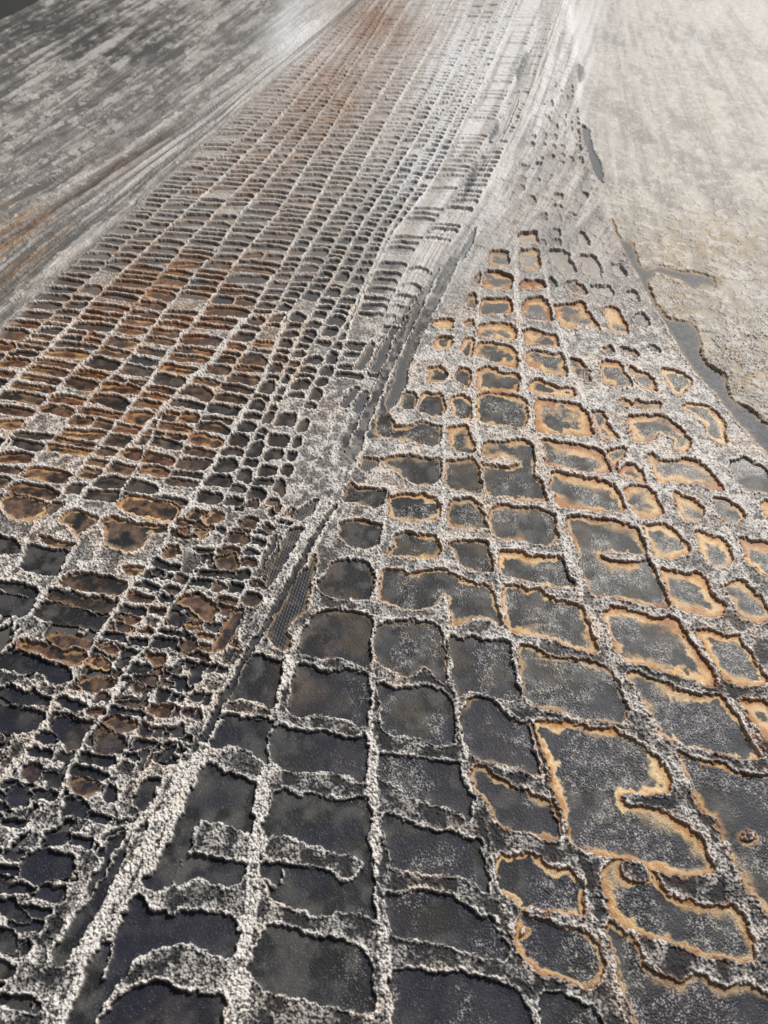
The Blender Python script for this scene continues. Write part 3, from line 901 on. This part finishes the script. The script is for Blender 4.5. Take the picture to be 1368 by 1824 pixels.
tips = np.clip(tips + .6 * strong * sst(.30, .62, grain + .5 * (mott2 - .2) * 1.0), 0, 1)
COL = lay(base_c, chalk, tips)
warm = sst(.5, .8, fbm(XM / 20 + 9, YM / 20, 3, 3))
COL = lay(COL, COL * col(1.05, .97, .90), warm)
# rust seeping out at the foot of the crust
seep = np.exp(-inside / .9) * hs * sst(.35, .75, fbm(XM / 5, YM / 5 + 50, 5, 3))
COL = lay(COL, rust * .8 + orange * .3, np.clip(seep * 1.1, 0, .85) * (1 - edge))

# cells
d_in = np.clip(SD, 0, 60)
jit = (fbm(XM / 2.6, YM / 2.6, 6, 3) - .5)
ctr = lay(one * slate, slate_hi, sst(.40, .75, mott + .10 * (light - .1) * 4) * .75)
bluish = sst(.34, .56, fbm(XM / 22, YM / 22 + 3, 1, 3)) * sst(1000, 1300, V)
ctr = lay(ctr, col(.020, .022, .036), bluish * .8)
brownish = sst(.52, .70, fbm(XM / 16 + 13, YM / 16 + 3, 4, 3)) * .5 * (.25 + .75 * sst(1350, 1150, V)) * sst(300, 700, U)
ctr = lay(ctr, col(.10, .075, .052), brownish)
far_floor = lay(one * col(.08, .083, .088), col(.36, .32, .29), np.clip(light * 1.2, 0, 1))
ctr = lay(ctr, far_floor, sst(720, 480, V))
pale = sst(.35, .9, light) * sst(.35, .6, mott)
ctr = lay(ctr, col(.40, .37, .33), pale * .6)
glint = sst(.80, .95, g2 * (.3 + .7 * hr) + .28 * gritty * (.4 + mott)) * sst(.35, .6, mott2) * (.35 + .65 * gritty)  # glitter of glossy grain tips, painted in as white dots
ctr = lay(ctr, chalk, glint * .55 * gfade)
hwv = .88 * hw * np.clip(1 + 1.5 * (fbm(XM / 11, YM / 11 + 77, 2, 3) - .5) * 2, .25, 1.9)
soft = .10 + .75 * sst(.45, .7, fbm(XM / 15, YM / 15 + 7, 5, 2))
hmask = sst(1 + soft, 1 - soft, (d_in / np.maximum(hwv, .5)) + jit * .45) * hs
brk = sst(.25, .45, fbm(XM / 9 + 7, YM / 9, 3, 3) + (hs - .5) * .5)
hmask = hmask * brk * mix(1, .82, sst(1400, 1500, V))
inner = sst(.1, .85, d_in / np.maximum(hwv, .5) + jit * .5)
halo = lay(lay(one * orange, rust, np.clip(tint * .45, 0, 1) * (1 - inner)), cream, np.clip(inner * (1.05 - .6 * tint), 0, 1) + .0 * inner)
gold = sst(.45, .65, fbm(XM / 13 + 31, YM / 13, 4, 3))
halo = lay(halo, halo * col(1.0, .84, .58), gold * .6)
halo = lay(halo, rust * 1.2 + umber, sst(.56, .72, fbm(XM / 10 + 3, YM / 10 + 41, 2, 3)) * (.3 + .55 * tint))
halo = lay(halo, halo * col(.72, .62, .55), sst(.5, .75, fbm(XM / 3, YM / 3, 1, 4)) * (.25 + .6 * tint))
leftc = sst(640, 560, U)
halo = lay(halo, halo * col(.72, .60, .48), leftc * np.clip(.15 + .9 * sst(.3, .7, mott2), 0, 1) * sst(950, 800, V))
outer = np.exp(-d_in / (1.1 + .8 * tint)) * np.clip(.2 + tint, 0, 1)
halo = lay(halo, umber, outer * .8)
halo = lay(halo, halo * col(.45, .40, .38), np.exp(-((d_in / np.maximum(hwv, .5) - 1.0) / .12) ** 2) * .5)
ctr = lay(ctr, lay(one * col(.16, .065, .028), col(.42, .20, .085), sst(.4, .65, mott2)), hs * sst(640, 560, U) * .42 * sst(.3, .55, mott))
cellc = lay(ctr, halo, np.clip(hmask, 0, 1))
# dark line between halo and middle
# bare canvas
bc = lay(one * col(.075, .080, .090), col(.026, .028, .035), sst(750, 1050, V))
bc = bc * (1 + (.7 * (weave - .45) * wfade)[..., None])
bc = lay(bc, col(.16, .145, .13), sst(.58, .75, mott) * .5 * sst(600, 900, V))
bt = np.exp(-d_in / 2.2) * hs
bc = lay(bc, lay(one * orange, cream, mott2), np.clip(bt * 1.0, 0, .9))
bluew = (.10 * sst(.7, .95, weave) * sst(1350, 1450, V))
bc = lay(bc, col(.16, .16, .26), bluew * 3)
cellc = lay(cellc, bc, np.clip(bare, 0, 1))
ww = np.clip(wvis - bare, 0, 1) * (1 - hmask)
cellc = lay(cellc, one * col(.035, .037, .045) * (1 + .8 * (weave[..., None] - .4)), ww * .6)
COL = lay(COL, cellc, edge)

# smears
LRc = lay(one * col(.36, .335, .30), col(.52, .485, .43), sst(.35, .62, streakR + .35 * (n4 - .5)))
LRc = lay(LRc, col(.50, .48, .45), sst(.5, .62, fbm(CR * 5, V / 45, 1, 4)) * .6)
LRc = lay(LRc, col(.25, .235, .21), sst(.54, .72, fbm(XM / 30 + 3, V / 25 + 40, 6, 5)) * .6)
ochre = blob(U, V, [(1260, 440, 120, 50, .8), (1310, 600, 60, 60, .7), (1215, 600, 30, 60, .9), (1300, 690, 70, 60, .6), (1340, 740, 60, 60, .8), (1190, 540, 40, 40, .5)])
nb = np.exp(-np.clip(-SD, 0, 80) / 16) * (U > bx) * sst(380, 450, V) * sst(.40, .55, n4)
LRc = lay(LRc, col(.24, .16, .09), nb * .8)
LRc = lay(LRc, col(.40, .29, .14), ochre * sst(.40, .58, mott) * .9)
LRc = lay(LRc, col(.30, .25, .17), sst(.52, .66, fbm(XM / 15 + 70, YM / 15 + 3, 2, 4)) * .6 * sst(330, 430, V))
LRc = lay(LRc, col(.055, .056, .060), granR * sst(.55, .15, grain) * .8)
LRc = lay(LRc, chalk, granR * sst(.3, .8, grain) * .6)
LRc = lay(LRc, chalk * .8, .3 * (sst(.50, .515, plates) - sst(.53, .56, plates)) * .45)
LRc = lay(LRc, chalk, sst(.56, .58, platesF) * .45 * sst(.35, .6, mott2))
LRc = lay(LRc, col(.09, .075, .06), (sst(.535, .555, platesF) - sst(.558, .566, platesF)) * .7 * sst(300, 450, V))
bareR = bc
LRc = lay(LRc, bareR, edR * np.clip(bare, 0, 1))
LLc = lay(one * col(.135, .133, .132), col(.22, .21, .198), sst(.40, .46, platL))
LLc = lay(LLc, col(.33, .312, .292), sst(.51, .56, platL + .25 * (streakF - .5)))
LLc = lay(LLc, col(.46, .44, .42), sst(.585, .61, platL + .15 * (streakF - .5)) * .85)
fl = fbm(Ccoord * 20 + 3, V / 14, 3, 3) * .6 + .4 * fbm(U / 9, V / 6, 4, 3)
LLc = lay(LLc, col(.50, .475, .45), sst(.60, .63, fl) * .7)
LLc = lay(LLc, col(.06, .06, .06), (sst(.565, .585, fl) - sst(.585, .605, fl)) * .6)
darkTL = blob(U, V, [(60, 50, 260, 90, .9), (230, 80, 90, 60, .5)])
LLc = lay(LLc, LLc * .40, darkTL * sst(.62, .45, platL))
band = np.exp(-((Ccoord - 2.3) / .28) ** 2) * sst(420, 250, V)
LLc = lay(LLc, col(.52, .51, .50), band * .7)
LLc = lay(LLc, col(.12, .115, .11), sst(.5, .38, rutL) * .75 * sst(1.2, 2, Ccoord))
LLc = lay(LLc, chalk, sst(.55, .7, rutL + .2 * (mott2 - .5)) * .4 * sst(1.2, 2, Ccoord))
rl = np.exp(-((Ccoord - 2.05) / .10) ** 2) * sst(150, 260, V)
LLc = lay(LLc, col(.085, .055, .045), rl * .8)
oL = blob(U, V, [(20, 420, 60, 40, 1), (-40, 480, 100, 50, .9), (60, 400, 60, 40, .6), (200, 290, 60, 30, .3)])
LLc = lay(LLc, orange * .5, oL * sst(.50, .56, streakF + .4 * (mott2 - .5)) * .85)
LSc = lay(one * col(.33, .31, .29), col(.56, .53, .50), sst(.38, .60, streak + .3 * (mott2 - .5)))
LSc = lay(LSc, col(.13, .135, .145), sst(.50, .60, fbm(Ccoord * 2.6 + 9, V / 60 + 5, 2, 4)) * .8)
LSc = lay(LSc, col(.30, .26, .22), sst(.5, .7, fbm(XM / 12, YM / 18, 6, 4)) * .6)
LSc = lay(LSc, cellc, sst(-.5, .4, SDM))
DMc = lay(one * col(.060, .062, .068), col(.20, .185, .17), sst(.42, .62, mott))
DMc = lay(DMc, chalk, sst(.62, .75, fbm(XM / 4, YM / 4, 2, 3)) * sst(.3, .7, grain) * .4)
COL = lay(COL, DMc, zD)
COL = lay(COL, LSc, zS * .75)
COL = lay(COL, LLc, zL)
COL = lay(COL, LRc, zR)
# whitish paint and painted-in light sheen over the upper middle, brown wash between
sheen_wash = blob(U, V, PALE_SHEEN + [(1010, 60, 60, 120, .7), (1200, 60, 200, 90, .25)]) * (.25 + 1.0 * sst(.35, .65, streak))
COL = lay(COL, col(.76, .765, .78), np.clip(sheen_wash, 0, 1) * .8 * (.45 + .55 * (1 - edge) + .25 * edge))
# one broad pale drag of paint runs down the seam
DR = chaikin(parse_pts("1005,-60 985,40 958,130 925,200 890,262 855,325 812,385 770,440 722,505 690,560"), 2, False)
dr = np.zeros_like(U)
w = window(DR, 60)
dr[w] = sst(1.2, .5, seg_dist(DR, U[w], V[w], False) / (16 + 10 * sst(100, 400, V[w])) + 1.0 * (streakF[w] - .5) + .5 * (n4[w] - .5))
COL = lay(COL, lay(one * col(.34, .325, .31), col(.66, .635, .61), sst(.36, .54, streakF)), dr * .85)
Z = Z + (dr * (.7 + 2.2 * (streakF - .5))).astype(np.float32)
sliv = np.exp(-((U - gx(NG - 1, V.astype(np.float64)) + 34) / 9) ** 2) * sst(.52, .60, fbm(U / 30, V / 60, 2, 3)) * sst(470, 380, V)
COL = lay(COL, col(.11, .12, .135), sliv * .9)
brown = blob(U, V, [(670, 45, 70, 55, 1), (600, 150, 60, 60, .7), (545, 230, 60, 50, .5)])
COL = lay(COL, COL * col(.55, .38, .28), brown * 1.0 * (1 - .4 * sst(.4, .6, streak)))
stain = blob(U, V, [(330, 520, 230, 110, 1), (130, 640, 200, 110, 1), (450, 330, 120, 80, .6), (330, 760, 150, 80, .5), (600, 200, 90, 90, .7), (420, 640, 120, 80, .6)])
stain = stain * sst(.42, .60, fbm(XM / 12, YM / 16, 1, 4)) * (1 - np.clip(onr * 1.2, 0, 1)) * (1 - zL)
COL = lay(COL, COL * col(.88, .56, .33), stain * .5)
# finest unevenness of the pigment
COL = COL * (1 + .16 * (vnoise(XM / .6, YM / .6, 5) - .5))[..., None]
COL = np.clip(COL, .008, .82).astype(np.float32)

# gloss: varnished middles of the cells, mat crust
ROUGH = .62 - .12 * tips
ROUGH = mix(ROUGH, mix(.50, .38, gritty), edge * (1 - .5 * hmask))
ROUGH = mix(ROUGH, .5, edge * np.clip(bare, 0, 1))
ROUGH = mix(ROUGH, .48 + .2 * mott2, np.maximum(np.maximum(zL, zR), zS))
ROUGH = np.clip(ROUGH, .25, .9).astype(np.float32)
# ------------------------------------------------------------------ materials
def nodes_of(name):
    m = bpy.data.materials.new(name)
    m.use_nodes = True
    nt = m.node_tree
    return m, nt, nt.nodes['Principled BSDF']


def paint_material(name, bump_scale, bump_strength, spec):
    m, nt, p = nodes_of(name)
    a = nt.nodes.new('ShaderNodeAttribute'); a.attribute_name = 'pigment'
    r = nt.nodes.new('ShaderNodeAttribute'); r.attribute_name = 'mattness'
    tc = nt.nodes.new('ShaderNodeTexCoord')
    no = nt.nodes.new('ShaderNodeTexNoise'); no.inputs['Scale'].default_value = bump_scale
    no.inputs['Detail'].default_value = 3
    nt.links.new(tc.outputs['Object'], no.inputs['Vector'])
    hsv = nt.nodes.new('ShaderNodeHueSaturation')
    mr = nt.nodes.new('ShaderNodeMapRange')
    mr.inputs['To Min'].default_value = .86; mr.inputs['To Max'].default_value = 1.14
    nt.links.new(no.outputs['Fac'], mr.inputs['Value'])
    nt.links.new(mr.outputs[0], hsv.inputs['Value'])
    nt.links.new(a.outputs['Color'], hsv.inputs['Color'])
    nt.links.new(hsv.outputs['Color'], p.inputs['Base Color'])
    nt.links.new(r.outputs['Fac'], p.inputs['Roughness'])
    b = nt.nodes.new('ShaderNodeBump'); b.inputs['Strength'].default_value = bump_strength
    b.inputs['Distance'].default_value = .0004
    nt.links.new(no.outputs['Fac'], b.inputs['Height'])
    nt.links.new(b.outputs[0], p.inputs['Normal'])
    p.inputs['Specular IOR Level'].default_value = spec
    return m


M_crust = paint_material('grained_crust_paint', 1800, .5, .2)
M_cell = paint_material('varnished_cell_paint', 2200, .35, .22)
M_canvas = paint_material('dark_woven_canvas', 2600, .3, .3)
M_smear = paint_material('smeared_plaster_paint', 1200, .5, .25)

m_floor, nt, p = nodes_of('dark_floor')
no = nt.nodes.new('ShaderNodeTexNoise'); no.inputs['Scale'].default_value = 12
cr = nt.nodes.new('ShaderNodeValToRGB')
cr.color_ramp.elements[0].color = (.006, .007, .007, 1); cr.color_ramp.elements[1].color = (.016, .016, .015, 1)
nt.links.new(no.outputs['Fac'], cr.inputs[0]); nt.links.new(cr.outputs[0], p.inputs['Base Color'])
p.inputs['Roughness'].default_value = .8
m_side, nt, p = nodes_of('raw_canvas_edge')
no = nt.nodes.new('ShaderNodeTexNoise'); no.inputs['Scale'].default_value = 300
cr = nt.nodes.new('ShaderNodeValToRGB')
cr.color_ramp.elements[0].color = (.05, .05, .05, 1); cr.color_ramp.elements[1].color = (.12, .115, .11, 1)
nt.links.new(no.outputs['Fac'], cr.inputs[0]); nt.links.new(cr.outputs[0], p.inputs['Base Color'])
p.inputs['Roughness'].default_value = .85

# ------------------------------------------------------------------ which part every facet belongs to
fc = lambda A: A[:-1, :-1]
fU, fV = fc(U), fc(V)
kind = np.full(fU.shape, 3, np.int32)                     # 3 crossbars of crust
kind[fc(RD) < 1.0] = 2                                     # 2 long ridges
isc = fc(SD) > 0
kind[isc] = 1                                              # 1 painted cell
kind[isc & (fc(bare) > .5)] = 0                            # 0 bare canvas
kind[(fc(zR) > .5) & (kind != 0)] = 4                      # 4 plaster on the right
kind[(fc(zL) > .5) & (kind != 0)] = 5                      # 5 smears on the left
kind[(fc(zS) > .5) & (kind == 3)] = 6                      # 6 seam smears

# left border of the stretched canvas, a straight line on the table
e0 = ground(0, 38); e1 = ground(60, 7)
ex, ey = float(e1[0] - e0[0]), float(e1[1] - e0[1])
side = (X - float(e0[0])) * ey - (Y - float(e0[1])) * ex    # positive to the right of the border
keep = fc(side) > 0

key = np.zeros(fU.shape, np.int64)
m0 = kind == 0
key[m0] = 30000 + fc(CID)[m0]
key[kind == 4] = 2
key[kind == 5] = 3
key[kind == 6] = 4
mask = kind == 1
key[mask] = 10000 + fc(CID)[mask]
mask = kind == 2
key[mask] = 20000 + fc(RID)[mask]

# crossbars: connected patches of crust between the long ridges
cls = kind == 3
H_, W_ = cls.shape
lab = np.where(cls, np.arange(H_ * W_, dtype=np.int64).reshape(H_, W_), -1)
BIG = H_ * W_ + 5
for it in range(60):
    L = np.where(cls, lab, BIG)
    m = L.copy()
    m[1:] = np.minimum(m[1:], L[:-1]); m[:-1] = np.minimum(m[:-1], L[1:])
    m[:, 1:] = np.minimum(m[:, 1:], L[:, :-1]); m[:, :-1] = np.minimum(m[:, :-1], L[:, 1:])
    m = np.where(cls, m, -1)
    flat = m.ravel()
    for _ in range(4):
        flat = np.where(flat >= 0, flat[np.maximum(flat, 0)], -1)
    new = flat.reshape(H_, W_)
    if (new == lab).all():
        break
    lab = new
key[cls] = 1000000 + lab[cls]
key[~keep] = -1

inframe = (fU > 0) & (fU < 1368) & (fV > 0) & (fV < 1824)
uk, inv, cnt = np.unique(key.ravel(), return_inverse=True, return_counts=True)
inv = inv.ravel()
vis = np.bincount(inv, weights=inframe.ravel().astype(float), minlength=len(uk))


def top100(lo, hi, names_from, spare, minimum):
    ids = [i for i in range(len(uk)) if lo <= uk[i] < hi]
    ids.sort(key=lambda i: -vis[i])
    keepers = [i for i in ids[:100] if vis[i] >= minimum]
    for i in ids:
        if i not in set(keepers):
            names_from[i] = spare
    return keepers


remap = {}
big_cells = top100(10000, 20000, remap, 6, 40)
big_ridges = top100(20000, 30000, remap, 8, 20)
big_bare = top100(30000, 40000, remap, 9, 15)
big_bars = top100(1000000, 10 ** 12, remap, 7, 60)
final = np.arange(len(uk)) + 100
for i, k in enumerate(uk):
    if k < 0:
        final[i] = -1
    elif k in (1, 2, 3, 4):
        final[i] = int(k)
for i, k in remap.items():
    final[i] = k
fk = final[inv]

# ------------------------------------------------------------------ the painting, part by part
painting = bpy.data.objects.new('abstract_painting', None)
C.collection.objects.link(painting)
painting['label'] = 'large abstract relief painting of grey crust ridges, dark cells and rusty orange halos'
painting['category'] = 'painting'
painting['group'] = 'paintings'
del painting['group']

P = np.stack([X, Y, Z * .001], -1).reshape(-1, 3).astype(np.float32)
# smooth normals of the whole sheet, so that no seam shows where two parts meet
P3 = P.reshape(nv, nu, 3).astype(np.float64)
dU = np.gradient(P3, axis=1)
dV = np.gradient(P3, axis=0)
NRM = np.cross(dV, dU)
NRM /= np.linalg.norm(NRM, axis=-1, keepdims=True)
if NRM[nv // 2, nu // 2, 2] < 0:
    NRM = -NRM
NRM = NRM.reshape(-1, 3).astype(np.float32)
RGBA = np.concatenate([COL.reshape(-1, 3), np.ones((nu * nv, 1), np.float32)], 1)
RO = ROUGH.ravel()
jj, ii = np.divmod(np.arange(H_ * W_), W_)
q0 = (jj * nu + ii)
QUAD = np.stack([q0, q0 + nu, q0 + nu + 1, q0 + 1], 1).astype(np.int64)

order = np.argsort(fk, kind='stable')
sk = fk[order]
starts = np.flatnonzero(np.r_[True, sk[1:] != sk[:-1]])
ends = np.r_[starts[1:], len(sk)]
groups = {int(sk[s]): order[s:e] for s, e in zip(starts, ends)}


def sheet(name, faces, mat, stuff=False, label=None):
    q = QUAD[faces]
    vid, idx = np.unique(q.ravel(), return_inverse=True)
    idx = idx.ravel()
    me = bpy.data.meshes.new(name)
    me.vertices.add(len(vid))
    me.vertices.foreach_set('co', P[vid].ravel())
    me.loops.add(len(idx))
    me.loops.foreach_set('vertex_index', idx.astype(np.int32))
    n = len(q)
    me.polygons.add(n)
    me.polygons.foreach_set('loop_start', (np.arange(n) * 4).astype(np.int32))
    me.polygons.foreach_set('use_smooth', np.ones(n, bool))
    me.update(calc_edges=True)
    at = me.attributes.new('pigment', 'FLOAT_COLOR', 'POINT')
    at.data.foreach_set('color', RGBA[vid].ravel())
    at = me.attributes.new('mattness', 'FLOAT', 'POINT')
    at.data.foreach_set('value', RO[vid])
    me.normals_split_custom_set_from_vertices(NRM[vid])
    me.materials.append(mat)
    o = bpy.data.objects.new(name, me)
    C.collection.objects.link(o)
    o.parent = painting
    if stuff:
        o['kind'] = 'stuff'
    if label:
        o['label'] = label
    return o


for i in big_bare:
    if i + 100 in groups:
        sheet('bare_canvas', groups[i + 100], M_canvas)
sheet('plaster_smear', groups[2], M_smear, label='pale flaking plaster smear')
sheet('paint_smear', groups[3], M_smear, label='grey streaked paint smear')
if 4 in groups:
    sheet('paint_smear', groups[4], M_smear, label='beige smear along the seam')
for i in big_cells:
    if i + 100 in groups:
        sheet('painted_cell', groups[i + 100], M_cell)
for i in big_ridges:
    if i + 100 in groups:
        sheet('crust_ridge', groups[i + 100], M_crust)
for i in big_bars:
    if i + 100 in groups:
        sheet('crust_bar', groups[i + 100], M_crust)
for k, nm, mt in ((6, 'painted_cell', M_cell), (7, 'crust_bar', M_crust), (8, 'crust_ridge', M_crust), (9, 'bare_canvas', M_canvas)):
    if k in groups:
        sheet(nm, groups[k], mt, stuff=True)

# ---- the thickness of the stretched canvas below the painted sheet
c4 = [(U0, V0), (U1, V0), (U1, V1), (U0, V1)]
g4 = [ground(u, v) for u, v in c4]
g4 = [(float(a), float(b)) for a, b, _ in g4]


def on_border(y):
    return float(e0[0]) + (y - float(e0[1])) * ex / ey


ytop, ybot = g4[0][1], g4[2][1]
# the border meets the left edge of the sheet lower down
poly = []
lx = lambda y: g4[3][0] + (y - ybot) / (ytop - ybot) * (g4[0][0] - g4[3][0])
ys = np.linspace(ybot, ytop, 400)
cross = [y for y in ys if on_border(y) > lx(y)]
yc = cross[0] if cross else ytop
poly = [g4[3], g4[2], g4[1], (on_border(ytop), ytop), (on_border(yc), yc)]
verts = [(x, y, -.0006) for x, y in poly] + [(x, y, -.030) for x, y in poly]
n = len(poly)
faces = [tuple(range(n)), tuple(range(2 * n - 1, n - 1, -1))]
faces += [(i, i + n, (i + 1) % n + n, (i + 1) % n) for i in range(n)]
me = bpy.data.meshes.new('stretcher_edge')
me.from_pydata(verts, [], faces)
me.materials.append(m_side)
o = bpy.data.objects.new('stretcher_edge', me)
C.collection.objects.link(o)
o.parent = painting

# ------------------------------------------------------------------ the floor the painting lies on
me = bpy.data.meshes.new('floor')
me.from_pydata([(-30, -20, -.030), (30, -20, -.030), (30, 60, -.030), (-30, 60, -.030)], [], [(0, 1, 2, 3)])
me.materials.append(m_floor)
o = bpy.data.objects.new('floor', me)
o['kind'] = 'structure'
C.collection.objects.link(o)
